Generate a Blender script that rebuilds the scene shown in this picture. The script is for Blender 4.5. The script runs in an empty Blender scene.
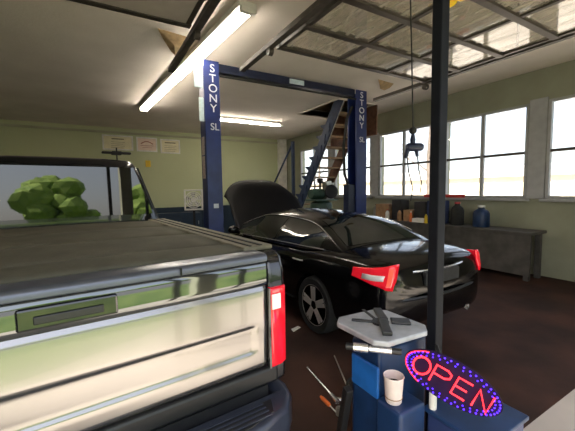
import bpy, bmesh, math, random
from mathutils import Vector, Matrix, Euler
rnd = random.Random(7)
S = bpy.context.scene
COL = S.collection
PI = math.pi
R = math.radians
MW = {}          # own world matrices, by object name

# ------------------------------------------------------------------ materials
def mat(name, col, rough=0.5, metal=0.0, noise=0.12, scale=8.0, col2=None, bump=0.0, coat=0.0, spec=0.5,
        emit=None, es=0.0, bscale=None):
    m = bpy.data.materials.new(name); m.use_nodes = True
    nt = m.node_tree; b = nt.nodes['Principled BSDF']
    b.inputs['Roughness'].default_value = rough; b.inputs['Metallic'].default_value = metal
    b.inputs['Coat Weight'].default_value = coat; b.inputs['Coat Roughness'].default_value = 0.03
    b.inputs['Specular IOR Level'].default_value = spec
    tc = nt.nodes.new('ShaderNodeTexCoord'); n = nt.nodes.new('ShaderNodeTexNoise')
    n.inputs['Scale'].default_value = scale; n.inputs['Detail'].default_value = 5
    nt.links.new(tc.outputs['Object'], n.inputs['Vector'])
    r = nt.nodes.new('ShaderNodeValToRGB'); c = list(col)
    c2 = list(col2) if col2 else [min(1, x * (1 + noise)) for x in c]
    c1 = c if col2 else [x * (1 - noise) for x in c]
    r.color_ramp.elements[0].position = 0.35; r.color_ramp.elements[1].position = 0.65
    r.color_ramp.elements[0].color = c1 + [1]; r.color_ramp.elements[1].color = c2 + [1]
    nt.links.new(n.outputs['Fac'], r.inputs['Fac']); nt.links.new(r.outputs['Color'], b.inputs['Base Color'])
    if bump:
        bp = nt.nodes.new('ShaderNodeBump'); bp.inputs['Strength'].default_value = bump
        bp.inputs['Distance'].default_value = 0.02
        n2 = nt.nodes.new('ShaderNodeTexNoise'); n2.inputs['Scale'].default_value = bscale or scale * 4
        nt.links.new(tc.outputs['Object'], n2.inputs['Vector'])
        nt.links.new(n2.outputs['Fac'], bp.inputs['Height']); nt.links.new(bp.outputs['Normal'], b.inputs['Normal'])
    if emit:
        b.inputs['Emission Color'].default_value = list(emit) + [1]; b.inputs['Emission Strength'].default_value = es
    return m

def glass(name, tint, refl=0.08, rough=0.0, trans=1.0):
    m = bpy.data.materials.new(name); m.use_nodes = True
    nt = m.node_tree; nt.nodes.remove(nt.nodes['Principled BSDF']); out = nt.nodes['Material Output']
    t = nt.nodes.new('ShaderNodeBsdfTransparent'); t.inputs['Color'].default_value = list(tint) + [1]
    g = nt.nodes.new('ShaderNodeBsdfGlossy'); g.inputs['Roughness'].default_value = rough
    f = nt.nodes.new('ShaderNodeFresnel'); f.inputs['IOR'].default_value = 1.5
    ge = nt.nodes.new('ShaderNodeNewGeometry'); mr = nt.nodes.new('ShaderNodeMapRange')   # same reflectance on both faces of the sheet
    mr.inputs['To Min'].default_value = 1.5; mr.inputs['To Max'].default_value = 1/1.5
    nt.links.new(ge.outputs['Backfacing'], mr.inputs['Value']); nt.links.new(mr.outputs['Result'], f.inputs['IOR'])
    mu = nt.nodes.new('ShaderNodeMath'); mu.operation = 'ADD'; mu.inputs[1].default_value = refl; mu.use_clamp = True
    mx = nt.nodes.new('ShaderNodeMixShader')
    nt.links.new(f.outputs[0], mu.inputs[0]); nt.links.new(mu.outputs[0], mx.inputs[0])
    nt.links.new(t.outputs[0], mx.inputs[1]); nt.links.new(g.outputs[0], mx.inputs[2])
    nt.links.new(mx.outputs[0], out.inputs['Surface'])
    return m

M = {}
M['ceil'] = mat('ceiling_paint', (.74, .67, .59), .85, scale=1.3, col2=(.82, .75, .67), bump=.15, bscale=40)
M['floor'] = mat('oily_concrete', (.060, .027, .019), .75, scale=1.6, col2=(.026, .014, .011), bump=.12, bscale=9, spec=.2)
M['wall_l'] = mat('pale_wall', (.42, .42, .30), .8, scale=1.5)
M['white'] = mat('white_paint', (.75, .74, .70), .5, scale=6)
M['frame'] = mat('window_frame_paint', (.42, .43, .42), .5, scale=6)
M['silver'] = mat('silver_paint', (.31, .298, .29), .24, metal=.9, noise=.02, scale=3, coat=.5)
M['black_gloss'] = mat('black_gloss', (.010, .011, .012), .10, noise=.1, coat=.6, spec=.6)
M['trim'] = mat('dark_trim', (.012, .013, .015), .4, noise=.1, scale=20)
M['truck_dark'] = mat('charcoal_paint', (.012, .013, .017), .18, metal=.2, noise=.06, coat=.8)
M['car_black'] = mat('car_black', (.003, .003, .0035), .14, noise=.1, coat=.25, spec=.35)
M['car_glass'] = mat('car_glass', (.010, .016, .015), .03, noise=.2, spec=.9, scale=3)
M['glass_dark'] = mat('truck_glass', (.008, .010, .011), .02, noise=.1, spec=1.0)
M['bumper'] = mat('bumper_blue_grey', (.042, .050, .075), .30, noise=.12, scale=10, metal=.2)
M['rubber'] = mat('rubber', (.018, .018, .018), .8, noise=.2, scale=20)
M['alloy'] = mat('alloy', (.80, .78, .76), .35, metal=.7, noise=.06)
M['chrome'] = mat('chrome', (.82, .82, .82), .22, metal=.85, noise=.03)
M['red_lens'] = mat('red_lens', (.75, .012, .025), .12, noise=.06, coat=.8, spec=.6, emit=(.9, .01, .03), es=.10)
M['white_lens'] = mat('white_lens', (.85, .84, .84), .15, noise=.04, coat=.6)
M['band'] = mat('reflective_grey_paint', (.14, .15, .15), .07, metal=.9, noise=.03, coat=.6)
M['cap'] = mat('blue_grey_cap', (.13, .14, .17), .3, metal=.5, noise=.05)
M['hood'] = mat('hood_underside', (.004, .004, .005), .6, noise=.2, spec=.2)
M['tonneau'] = mat('tonneau_vinyl', (.105, .098, .070), .8, spec=.2, noise=.12, scale=5, bump=.12, bscale=60)
M['rail'] = mat('bed_rail_plastic', (.16, .145, .095), .7, noise=.15, scale=12)
M['lift'] = mat('lift_blue', (.016, .030, .145), .35, noise=.18, scale=5)
M['lift_dark'] = mat('lift_navy', (.010, .016, .045), .4, noise=.2, scale=6)
M['letter'] = mat('letter_white', (.72, .74, .82), .5, noise=.04)
M['sticker'] = mat('pale_sticker', (.55, .68, .74), .45, noise=.1, scale=20)
M['pinkstick'] = mat('pink_sticker', (.52, .42, .40), .5, noise=.2, scale=40)
M['dark_metal'] = mat('dark_bronze', (.055, .044, .035), .45, metal=.4, noise=.15, scale=10)
M['track'] = mat('track_steel', (.07, .058, .048), .5, metal=.5, noise=.2, scale=12)
M['post'] = mat('black_post_paint', (.008, .009, .013), .65, spec=.2, noise=.2, scale=9)
M['door_panel'] = mat('grey_door_panel', (.36, .32, .28), .6, noise=.05)
M['brown'] = mat('red_brown_wood', (.13, .055, .03), .6, noise=.3, scale=9)
M['wood'] = mat('raw_wood', (.34, .22, .12), .7, noise=.2, scale=9)
M['stair_blue'] = mat('stair_blue_paint', (.016, .034, .085), .6, noise=.2, scale=8)
M['stair_edge'] = mat('stair_pale_edge', (.45, .45, .42), .6, noise=.1)
M['tan'] = mat('torn_ceiling_board', (.42, .29, .15), .85, noise=.25, scale=8)
M['green_m'] = mat('machine_green', (.035, .075, .055), .4, noise=.25, scale=8)
M['steel'] = mat('bare_steel', (.55, .54, .52), .33, metal=.85, noise=.12, scale=10)
M['plate'] = mat('turntable_white', (.40, .42, .45), .4, noise=.12, scale=14, metal=.2)
M['jaw'] = mat('jaw_black', (.018, .018, .018), .4, noise=.2)
M['blue'] = mat('changer_blue_lit', (.014, .115, .40), .38, noise=.2, scale=7)  # brighter blue for the cabinet side that faces the door light
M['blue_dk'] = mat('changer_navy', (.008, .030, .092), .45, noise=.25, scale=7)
M['cup'] = mat('cup_paper', (.78, .68, .64), .7, noise=.08, scale=12)
M['dado'] = mat('dado', (.012, .03, .06), .5)
M['yellow'] = mat('safety_yellow', (.80, .55, .02), .4, noise=.08)
M['orange'] = mat('orange_handle', (.75, .16, .03), .4, noise=.1)
M['paper'] = mat('cream_paper', (.82, .76, .54), .6, noise=.06)
M['paper_p'] = mat('pinkish_paper', (.82, .66, .56), .6, noise=.06)
M['ink_red'] = mat('red_ink', (.40, .14, .12), .6)
M['ink'] = mat('brown_ink', (.20, .17, .09), .6)
M['card'] = mat('cardboard', (.36, .21, .11), .8, noise=.2, scale=9)
M['bin'] = mat('dark_bin', (.03, .03, .034), .5, noise=.2)
M['red'] = mat('red_paint', (.45, .03, .03), .4, noise=.1)
M['bench'] = mat('bench_grey', (.075, .068, .060), .6, noise=.25, scale=6)
M['navybox'] = mat('navy_plastic', (.020, .035, .11), .45, noise=.2)
M['asph'] = mat('sunlit_concrete', (.42, .375, .33), .9, noise=.1, scale=1.2)
M['grass'] = mat('grass', (.055, .105, .020), .9, noise=.4, scale=2.2, col2=(.15, .20, .05))
M['road'] = mat('road', (.10, .10, .11), .9, noise=.15, scale=1)
M['leaf'] = mat('leaf', (.14, .24, .025), .8, noise=.4, scale=1.5, col2=(.27, .38, .06))
M['bark'] = mat('bark', (.10, .08, .065), .9, noise=.2, scale=5)
M['siding'] = mat('beige_siding', (.62, .54, .40), .8, noise=.06, scale=2)
M['roofm'] = mat('roof_grey', (.40, .37, .35), .8, noise=.1)
M['tube'] = mat('lamp_tube', (1, 1, 1), .4, noise=0, emit=(1.0, .90, .76), es=11)
M['clear'] = glass('window_glass', (.97, .98, .98), .02)
M['door_glass'] = glass('door_glass', (.95, .94, .91), .10, .03)
_n = M['door_glass'].node_tree; _o = _n.nodes['Material Output']; _s = _o.inputs['Surface'].links[0].from_socket
_t = _n.nodes.new('ShaderNodeBsdfTranslucent'); _t.inputs['Color'].default_value = (.85, .80, .70, 1)
_d = _n.nodes.new('ShaderNodeBsdfDiffuse'); _d.inputs['Color'].default_value = (.85, .80, .70, 1)
_a = _n.nodes.new('ShaderNodeMixShader'); _m = _n.nodes.new('ShaderNodeMixShader'); _a.inputs[0].default_value = .5
_c = _n.nodes.new('ShaderNodeTexCoord'); _mp = _n.nodes.new('ShaderNodeMapping'); _mp.inputs['Scale'].default_value = (7, 1.2, 1)
_w = _n.nodes.new('ShaderNodeTexNoise'); _w.inputs['Scale'].default_value = 1.6; _w.inputs['Detail'].default_value = 4
_r = _n.nodes.new('ShaderNodeMapRange'); _r.inputs['From Min'].default_value = .45; _r.inputs['From Max'].default_value = .70; _r.inputs['To Min'].default_value = .14; _r.inputs['To Max'].default_value = .40
for _x, _y in ((_c.outputs['Object'], _mp.inputs[0]), (_mp.outputs[0], _w.inputs['Vector']), (_w.outputs['Fac'], _r.inputs['Value']), (_r.outputs['Result'], _m.inputs[0]),
               (_d.outputs[0], _a.inputs[1]), (_t.outputs[0], _a.inputs[2]), (_s, _m.inputs[1]), (_a.outputs[0], _m.inputs[2]), (_m.outputs[0], _o.inputs['Surface'])): _n.links.new(_x, _y)
M['smoke'] = glass('clear_blue_jar', (.7, .8, .95), .05)
M['neon_red'] = mat('neon_red', (.4, .0, .01), .4, noise=0, emit=(1.0, .02, .03), es=1.3)
M['led_blue'] = mat('led_blue', (.03, .01, .4), .4, noise=0, emit=(.06, .015, 1.0), es=1.1)
M['sign_board'] = mat('sign_board', (.016, .004, .035), .7, spec=.15, noise=.1)

# back wall: olive paint with a navy painted dado (paint boundary at a fixed height)
m = bpy.data.materials.new('olive_wall_with_dado'); m.use_nodes = True
nt = m.node_tree; b = nt.nodes['Principled BSDF']; b.inputs['Roughness'].default_value = .7
tc = nt.nodes.new('ShaderNodeTexCoord'); sp = nt.nodes.new('ShaderNodeSeparateXYZ')
gt = nt.nodes.new('ShaderNodeMath'); gt.operation = 'GREATER_THAN'; gt.inputs[1].default_value = 1.10
ns = nt.nodes.new('ShaderNodeTexNoise'); ns.inputs['Scale'].default_value = 1.2
mx = nt.nodes.new('ShaderNodeMixRGB'); mx2 = nt.nodes.new('ShaderNodeMixRGB')
mx2.inputs[1].default_value = (.49, .52, .31, 1); mx2.inputs[2].default_value = (.55, .58, .36, 1)
mx.inputs[1].default_value = (.012, .028, .05, 1)
L = nt.links.new
L(tc.outputs['Object'], sp.inputs[0]); L(sp.outputs['Z'], gt.inputs[0]); L(tc.outputs['Object'], ns.inputs['Vector'])
L(ns.outputs['Fac'], mx2.inputs[0]); L(gt.outputs[0], mx.inputs[0]); L(mx2.outputs[0], mx.inputs[2]); L(mx.outputs[0], b.inputs['Base Color'])
M['olive'] = m

# ------------------------------------------------------------------ mesh helpers
class MB:
    def __init__(s): s.bm = bmesh.new()
    def _add(s, vs, fs):
        v = [s.bm.verts.new(p) for p in vs]
        for f in fs:
            try: s.bm.faces.new([v[i] for i in f])
            except ValueError: pass
        return v
    def box(s, a, b, rot=None, pivot=None):
        x0, y0, z0 = a; x1, y1, z1 = b
        P = [Vector(p) for p in ((x0,y0,z0),(x1,y0,z0),(x1,y1,z0),(x0,y1,z0),(x0,y0,z1),(x1,y0,z1),(x1,y1,z1),(x0,y1,z1))]
        if rot:
            c = Vector(pivot) if pivot else (Vector(a) + Vector(b)) / 2
            E = Euler(rot).to_matrix(); P = [c + E @ (p - c) for p in P]
        s._add(P, [(0,3,2,1),(4,5,6,7),(0,1,5,4),(1,2,6,5),(2,3,7,6),(3,0,4,7)]); return s
    def bar(s, p, q, w, h, up=(0,0,1)):
        p, q = Vector(p), Vector(q); d = (q - p).normalized(); u = Vector(up)
        if abs(d.dot(u)) > .98: u = Vector((0,1,0))
        sd = d.cross(u).normalized(); u2 = sd.cross(d).normalized()
        V = []
        for c in (p, q):
            for a, bb in ((-1,-1),(1,-1),(1,1),(-1,1)): V.append(c + sd*a*w/2 + u2*bb*h/2)
        s._add(V, [(0,1,2,3),(4,7,6,5),(0,4,5,1),(1,5,6,2),(2,6,7,3),(3,7,4,0)]); return s
    def tube(s, pts, r, n=8, caps=True):
        pts = [Vector(p) for p in pts]; rings = []; rr = r if isinstance(r, (list, tuple)) else [r]*len(pts)
        ref = None
        for i, p in enumerate(pts):
            d = (pts[min(i+1, len(pts)-1)] - pts[max(i-1, 0)]).normalized()
            if ref is None:
                ref = Vector((0,0,1)) if abs(d.z) < .9 else Vector((1,0,0))
            sd = d.cross(ref).normalized(); up = sd.cross(d).normalized(); ref = up
            rings.append([s.bm.verts.new(p + (sd*math.cos(2*PI*k/n) + up*math.sin(2*PI*k/n))*rr[i]) for k in range(n)])
        for a, b in zip(rings, rings[1:]):
            for k in range(n): s.bm.faces.new((a[k], a[(k+1)%n], b[(k+1)%n], b[k]))
        if caps: s.bm.faces.new(rings[0][::-1]); s.bm.faces.new(rings[-1])
        return s
    def lathe(s, prof, c=(0,0,0), n=24, axis='z'):
        c = Vector(c); rings = []
        for (r, h) in prof:
            ring = []
            for k in range(n):
                a = 2*PI*k/n; x, y = r*math.cos(a), r*math.sin(a)
                p = {'z': (x,y,h), 'x': (h,x,y), 'y': (y,h,x)}[axis]
                ring.append(s.bm.verts.new(c + Vector(p)))
            rings.append(ring)
        for a, b in zip(rings, rings[1:]):
            for k in range(n): s.bm.faces.new((a[k], a[(k+1)%n], b[(k+1)%n], b[k]))
        s.bm.faces.new(rings[0][::-1]); s.bm.faces.new(rings[-1]); return s
    def prism(s, poly, d0, d1, axis='y'):
        f = {'y': lambda a, b, d: (a, d, b), 'x': lambda a, b, d: (d, a, b), 'z': lambda a, b, d: (a, b, d)}[axis]
        n = len(poly); V = [f(a, b, d0) for a, b in poly] + [f(a, b, d1) for a, b in poly]
        s._add(V, [tuple(range(n))[::-1], tuple(range(n, 2*n))] + [(i, (i+1)%n, n+(i+1)%n, n+i) for i in range(n)]); return s
    def grid(s, rows, thick=None):
        """rows: list of lists of points (open sheet)"""
        V = [[s.bm.verts.new(p) for p in r] for r in rows]
        for a, b in zip(V, V[1:]):
            for k in range(len(a)-1): s.bm.faces.new((a[k], a[k+1], b[k+1], b[k]))
        return s
    def blob(s, c, r, sq=(1,1,1), sub=2, jit=.0, rg=rnd):
        g = bmesh.ops.create_icosphere(s.bm, subdivisions=sub, radius=r)
        for v in g['verts']:
            k = 1 + (rg.random()-.5)*2*jit
            v.co = Vector(c) + Vector((v.co.x*sq[0]*k, v.co.y*sq[1]*k, v.co.z*sq[2]*k))
        return s
    def build(s, name, m, parent=None, world=True, bevel=0, seg=2, smooth=False, sub=0, solid=0, angle=35):
        me = bpy.data.meshes.new(name)
        if parent is not None and world:
            s.bm.transform(MW[parent.name].inverted())
        bmesh.ops.recalc_face_normals(s.bm, faces=s.bm.faces)
        s.bm.to_mesh(me); s.bm.free(); me.materials.append(M[m] if isinstance(m, str) else m)
        o = bpy.data.objects.new(name, me); COL.objects.link(o)
        if parent is not None: o.parent = parent; MW[o.name] = MW[parent.name].copy()
        else: MW[o.name] = Matrix.Identity(4)
        if solid:
            md = o.modifiers.new('solid', 'SOLIDIFY'); md.thickness = solid; md.offset = -1
        if sub:
            md = o.modifiers.new('sub', 'SUBSURF'); md.levels = sub; md.render_levels = sub
        if bevel:
            md = o.modifiers.new('bev', 'BEVEL'); md.width = bevel; md.segments = seg; md.limit_method = 'ANGLE'; md.angle_limit = R(40)
        if smooth or sub:
            for p in me.polygons: p.use_smooth = True
            try: me.set_sharp_from_angle(angle=R(angle))
            except Exception: pass
        return o

def tag(o, label, cat, group=None, kind=None):
    o['label'] = label; o['category'] = cat
    if group: o['group'] = group
    if kind: o['kind'] = kind
    return o
def struct(o, label=None):
    o['kind'] = 'structure'
    if label: o['label'] = label
    return o
def thing(name, label, cat, loc=(0,0,0), rz=0, group=None):
    o = bpy.data.objects.new(name, None); COL.objects.link(o); o.location = loc; o.rotation_euler = (0,0,rz)
    o.empty_display_size = .1
    MW[o.name] = Matrix.Translation(loc) @ Matrix.Rotation(rz, 4, 'Z')
    return tag(o, label, cat, group)
def origin(o, loc):
    """moves a top-level mesh object's origin to loc"""
    loc = Vector(loc); o.data.transform(Matrix.Translation(-loc)); o.location = loc
    MW[o.name] = Matrix.Translation(loc); return o
def copy_tree(o, parent=None):
    c = o.copy(); COL.objects.link(c)
    if parent is not None: c.parent = parent
    for ch in list(o.children): copy_tree(ch, c)
    return c
def text(s, size, name, m, parent, mtx, ext=.004):
    cu = bpy.data.curves.new(name, 'FONT'); cu.body = s; cu.size = size; cu.extrude = ext
    cu.align_x = 'CENTER'; cu.align_y = 'CENTER'
    t = bpy.data.objects.new(name, cu); COL.objects.link(t)
    dg = bpy.context.evaluated_depsgraph_get(); dg.update()
    me = bpy.data.meshes.new_from_object(t.evaluated_get(dg)); bpy.data.objects.remove(t); bpy.data.curves.remove(cu)
    me.transform(mtx); me.materials.clear(); me.materials.append(M[m]); me.name = name
    o = bpy.data.objects.new(name, me); COL.objects.link(o); o.parent = parent; MW[o.name] = MW[parent.name].copy()
    return o

# ------------------------------------------------------------------ camera
F, H = 325.0, 1.65
yaw, pit, roll = R(30.5), R(4.5), R(0.9)
cam = bpy.data.objects.new('camera', bpy.data.cameras.new('camera')); COL.objects.link(cam)
cam.data.sensor_width = 36; cam.data.lens = F/575*36; cam.data.clip_start = .05; cam.data.clip_end = 500
fw = Vector((math.sin(yaw)*math.cos(pit), math.cos(yaw)*math.cos(pit), -math.sin(pit)))
r0 = Vector((math.cos(yaw), -math.sin(yaw), 0)); u0 = r0.cross(fw)
rr = r0*math.cos(roll) - u0*math.sin(roll); uu = u0*math.cos(roll) + r0*math.sin(roll)
cam.matrix_world = Matrix(((rr.x, uu.x, -fw.x, 0), (rr.y, uu.y, -fw.y, 0), (rr.z, uu.z, -fw.z, H), (0,0,0,1)))
S.camera = cam

# ------------------------------------------------------------------ shell
XL, XR, YF, YB, ZC = -4.6, 7.0, -0.25, 12.0, 3.74
struct(MB().box((XL-.2, 1.0, -.2), (XR+.2, YB+.2, 0)).build('floor', 'floor'))
struct(MB().box((XL-.2, YF-.2, -.2), (XR+.2, 1.0, -.001)).build('floor_bounce_strip', 'asph'))  # unseen pale floor strip, added to brighten the tailgate reflection
# ceiling with the stair opening
hx0, hx1, hy0, hy1 = 4.95, 6.05, 6.0, 7.7
c = MB()
for a, b_ in (((XL-.2, YF-.2), (hx0, YB+.2)), ((hx1, YF-.2), (XR+.2, YB+.2)), ((hx0, YF-.2), (hx1, hy0)), ((hx0, hy1), (hx1, YB+.2))):
    c.box((a[0], a[1], ZC), (b_[0], b_[1], ZC+.15))
ceiling = struct(c.build('ceiling', 'ceil'))
lf = MB().box((hx0-.6, hy0-.6, ZC+1.9), (hx1+.6, hy1+.6, ZC+2.0)).box((hx0-.7, hy0-.7, ZC+.15), (hx0-.6, hy1+.7, ZC+1.9))
lf.box((hx1+.6, hy0-.7, ZC+.15), (hx1+.7, hy1+.7, ZC+1.9)).box((hx0-.6, hy0-.7, ZC+.15), (hx1+.6, hy0-.6, ZC+1.9)).box((hx0-.6, hy1+.6, ZC+.15), (hx1+.6, hy1+.7, ZC+1.9))
struct(lf.build('wall_loft', 'wood'))
f = MB()
f.box((hx0-.03, hy0, ZC-.03), (hx0+.0, hy1, ZC+.16)).box((hx1, hy0, ZC-.03), (hx1+.03, hy1, ZC+.16)).box((hx0-.03, hy0-.03, ZC-.03), (hx1+.03, hy0, ZC+.16)).box((hx0-.03, hy1, ZC-.03), (hx1+.03, hy1+.03, ZC+.16))
struct(f.build('trim_1', 'ceil'))
struct(MB().box((XL-.2, YB, 0), (XR+.2, YB+.2, ZC+.15)).build('wall_back', 'olive'))
struct(MB().box((XL-.2, YF, 0), (XL, YB, ZC+.15)).build('wall_left', 'wall_l'))
# trim strip along the top of the back wall
struct(MB().box((XL, YB-.05, 3.55), (XR, YB, 3.62)).build('trim_2', 'wall_l', bevel=.008))
struct(MB().box((6.62, YB-.22, 0), (6.95, YB-.001, ZC-.001)).build('trim_3', 'white', bevel=.01))
# right wall with five tall windows
WY = [(1.0, 2.7), (3.0, 4.68), (5.0, 6.7), (7.0, 8.7), (9.0, 10.8)]
z0, z1 = 1.42, 3.17
w = MB(); w.box((XR, YF, 0), (XR+.2, YB, z0)).box((XR, YF, z1), (XR+.2, YB, ZC+.15))
ys = [YF] + [v for p in WY for v in p] + [YB]
for i in range(0, len(ys), 2): w.box((XR, ys[i], z0), (XR+.2, ys[i+1], z1))
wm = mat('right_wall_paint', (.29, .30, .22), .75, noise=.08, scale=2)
struct(w.build('wall_right', wm))
wf = mat('mullion_grey', (.36, .37, .38), .5, noise=.08)
for i, (a, b_) in enumerate(WY):
    fr = MB(); t = .05
    for (p, q) in (((XR-.02, a, z0), (XR+.06, a+t, z1)), ((XR-.02, b_-t, z0), (XR+.06, b_, z1)), ((XR-.02, a+t, z0), (XR+.06, b_-t, z0+t)), ((XR-.02, a+t, z1-t), (XR+.06, b_-t, z1))):
        fr.box(p, q)
    win = struct(fr.build('window_%d' % (i+1), wf, bevel=.006))
    mu = MB().box((XR-.01, (a+b_)/2-.035, z0+t), (XR+.05, (a+b_)/2+.035, z1-t)); mu.build('mullion', wf, win, bevel=.005)
    MB().box((XR-.005, a+t, 2.25), (XR+.045, (a+b_)/2-.035, 2.30)).box((XR-.005, (a+b_)/2+.035, 2.25), (XR+.045, b_-t, 2.30)).build('muntin', 'dark_metal', win)
    MB().box((XR+.018, a+t, z0+t), (XR+.024, b_-t, z1-t)).build('pane', 'clear', win)
    MB().box((XR-.10, a-.06, z0-.05), (XR-.002, b_+.06, z0-.002)).build('sill', wf, win, bevel=.008)
# mullion posts between windows
for i, (a, b_) in enumerate(((2.7, 3.0), (4.68, 5.0), (6.7, 7.0), (8.7, 9.0))):
    struct(MB().box((XR-.03, a+.01, z0), (XR-.001, b_-.01, z1+.05)).build('trim_%d' % (i+4), wf, bevel=.006))
# front wall with the two bay openings
DL, DR, DZ = (-1.62, .88), (1.74, 4.28), 3.02
PIER = (1.18, 1.42)
w = MB()
for x0, x1 in ((XL-.2, DL[0]), PIER, (DR[1], XR+.2)): w.box((x0, YF-.2, 0), (x1, YF, DZ))
w.box((XL-.2, YF-.2, DZ), (XR+.2, YF, ZC))
struct(w.build('wall_front', 'wall_l'))

# ------------------------------------------------------------------ outside
struct(MB().box((-40, -1.7, -.25), (60, YF-.201, -.03)).build('pavement_outside', 'asph'))
struct(MB().prism([(-60, -4.2), (60, -4.6), (60, -4.0), (6, -2.6), (-2.5, -.62), (-60, -.55)], -.25, -.02, 'z').build('lawn_outside', 'grass'))
hg = tag(origin(MB().box((-30, -20.8, -.05), (30, -19.6, 2.1)).build('hedge', 'leaf', bevel=.2, seg=3), (0, -20, -.05)), 'long clipped green hedge across the road', 'hedge')
struct(MB().box((-80, -22.0, -.25), (80, -4.2, -.05)).build('road_outside', 'road'))
struct(MB().box((-80, -90.0, -.25), (80, -22.0, -.04)).build('field_outside', 'grass'))
struct(MB().box((XR+.21, YF-.0005, -.25), (80, 90, -.04)).build('yard_outside', 'asph'))

def leafy(x, y, h, r, label, seed):
    g = random.Random(seed); t = thing('leafy_tree', label, 'tree', (x, y, -.04), 0, 'trees across the road')
    MB().tube([(x, y, -.04), (x+.1, y, h*.3), (x, y, h*.62)], [.22, .17, .08], 10).build('trunk', 'bark', t, smooth=True)
    c = MB()
    for k in range(26):
        a, e, q = g.random()*2*PI, g.random(), r*(.35+.65*g.random())
        c.blob((x+q*math.cos(a)*(.9-.4*e), y+q*math.sin(a)*(.9-.4*e), h*(.32+.6*e)), r*(.28+.2*g.random()), (1, 1, .85), 2, .16, g)
    c.build('crown', 'leaf', t)
for i, (x, h, r_) in enumerate(((-24, 5.2, 3.2), (-15.5, 6.0, 3.4), (-7, 5.0, 3.0), (1.5, 6.2, 3.4), (10, 5.4, 3.2), (18.5, 5.8, 3.2))):
    leafy(x, -27 - (i % 2)*2, h, r_, 'green leafy tree standing across the road from the garage', 50+i)

def bare(x, y, h, label, seed):
    g = random.Random(seed); t = thing('bare_tree', label, 'tree', (x, y, -.04), 0, 'bare trees outside the right windows')
    MB().tube([(x, y, -.04), (x, y+.1, h*.4), (x+.1, y, h*.75), (x, y, h)], [.16, .12, .06, .02], 8).build('trunk', 'bark', t, smooth=True)
    b = MB()
    def br(p, d, l, r, k):
        q = p + d*l; b.tube([p, (p+q)/2 + Vector((0,0,.06*l)), q], [r, r*.8, r*.55], 5)
        if k:
            for _ in range(3):
                dd = (d + Vector((g.uniform(-.7,.7), g.uniform(-.7,.7), g.uniform(-.25,.6)))).normalized(); br(q, dd, l*.68, r*.55, k-1)
    for k in range(7):
        z = h*(.3 + .09*k); a = g.random()*2*PI
        br(Vector((x, y+.05, z)), Vector((math.cos(a), math.sin(a), .55)).normalized(), h*.2, .05, 3)
    b.build('branches', 'bark', t)
bare(17, 12.3, 8.5, 'bare branched tree seen through the window behind the hoist pendant', 3)
bare(20, 21, 8.0, 'bare branched tree seen through the window beside the blue post', 5)
bare(22, 30, 8.5, 'bare branched tree seen between the stair treads', 9)

t = thing('neighbour_building', 'long low beige building with pale roof outside the right windows', 'building', (34, 24, -.04))
MB().box((31, -4, -.04), (38, 60, 2.5)).build('wall', 'siding', t)
MB().prism([(30.6, 2.5), (38.4, 2.5), (34.5, 3.6)], -4.4, 60.4, 'y').build('roof', 'roofm', t)
for k in range(5):
    MB().box((30.93, 2+k*9, .9), (30.999, 3.6+k*9, 1.9)).build('window', 'frame', t)

# ------------------------------------------------------------------ pickup truck
T = thing('pickup_truck', 'pickup truck with silver tailgate, dark upper panels and folding bed cover', 'pickup truck', (-.105, 1.45, 0), R(4.2))
W2 = .87
def sm(a, b, x):
    t = max(0, min(1, (x-a)/(b-a))); return t*t*(3-2*t)
zs = sorted(set([.695, .70, .71, .73, .76, .785, .792, .80, .81, .83, .86, .89, .91, .925, .93, .935, .945, .955, .97, 1.0, 1.04, 1.08, 1.11, 1.125, 1.135, 1.14]))
xs = [-W2 + 2*W2*i/64 for i in range(65)] + [-W2+.02, W2-.02, W2-.05, W2-.06, W2-.08, W2-.10, -W2+.05, -W2+.06, -W2+.08, -W2+.10]
xs = sorted(xs)
def ty(x, z):
    y = .012*(x/W2)**2
    inx = sm(W2-.045, W2-.075, abs(x)) if True else 0
    inx = 1 - sm(W2-.11, W2-.05, abs(x))
    rec = sm(.788, .805, z)*(1-sm(.925, .950, z))
    y += .010*rec*inx
    y += .016*(1-sm(.695, .712, z))                      # lower edge rolls under
    y += .010*sm(1.12, 1.14, z)
    y += .010*(1-sm(W2, W2-.02, abs(x)) if False else sm(W2-.015, W2, abs(x)))
    y -= .006*math.sin(PI*sm(.70, 1.14, z))*.6            # soft vertical crown
    return y
g = MB(); rows = [[(x, ty(x, z), z) for x in xs] for z in zs]
rows = [[(x, .05, .695) for x in xs]] + rows + [[(x, .05, 1.14) for x in xs]]
g.grid(rows)
tailgate = g.build('tailgate', 'silver', T, world=False, smooth=True, angle=60)
# glossy dark upper band, bowed outwards at the top
g = MB(); rows = []
for z, y in ((1.143, .05), (1.143, .004), (1.147, .000), (1.18, .000), (1.22, .000), (1.245, .000), (1.262, .003), (1.272, .012), (1.272, .05)):
    rows.append([(x, y + .012*(x/W2)**2, z) for x in xs])
g.grid(rows); g.build('upper_band', 'band', T, world=False, smooth=True, angle=50)
g = MB(); rows = []
for z, y in ((1.274, .05), (1.274, -.004), (1.280, -.012), (1.298, -.012), (1.312, -.004), (1.318, .012), (1.318, .13), (1.30, .13)):
    rows.append([(x, y + .012*(x/W2)**2, z) for x in xs])
g.grid(rows); g.build('tailgate_cap', 'cap', T, world=False, smooth=True, angle=50)
# latch handle in the middle of the tailgate
h = MB().box((-.16, -.016, 1.165), (.16, .0, 1.245)).build('tailgate_handle', 'black_gloss', T, world=False, bevel=.012)
MB().box((-.11, -.024, 1.185), (.11, -.016, 1.215)).build('latch_paddle', 'trim', h, world=False, bevel=.005)
MB().bar((.415, -.014, 1.278), (.415, -.014, 1.312), .008, .006).build('cap_seam', 'black_gloss', T, world=False)
MB().box((-.84, .05, .70), (.84, .10, 1.28)).build('tailgate_inner', 'trim', T, world=False)
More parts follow.
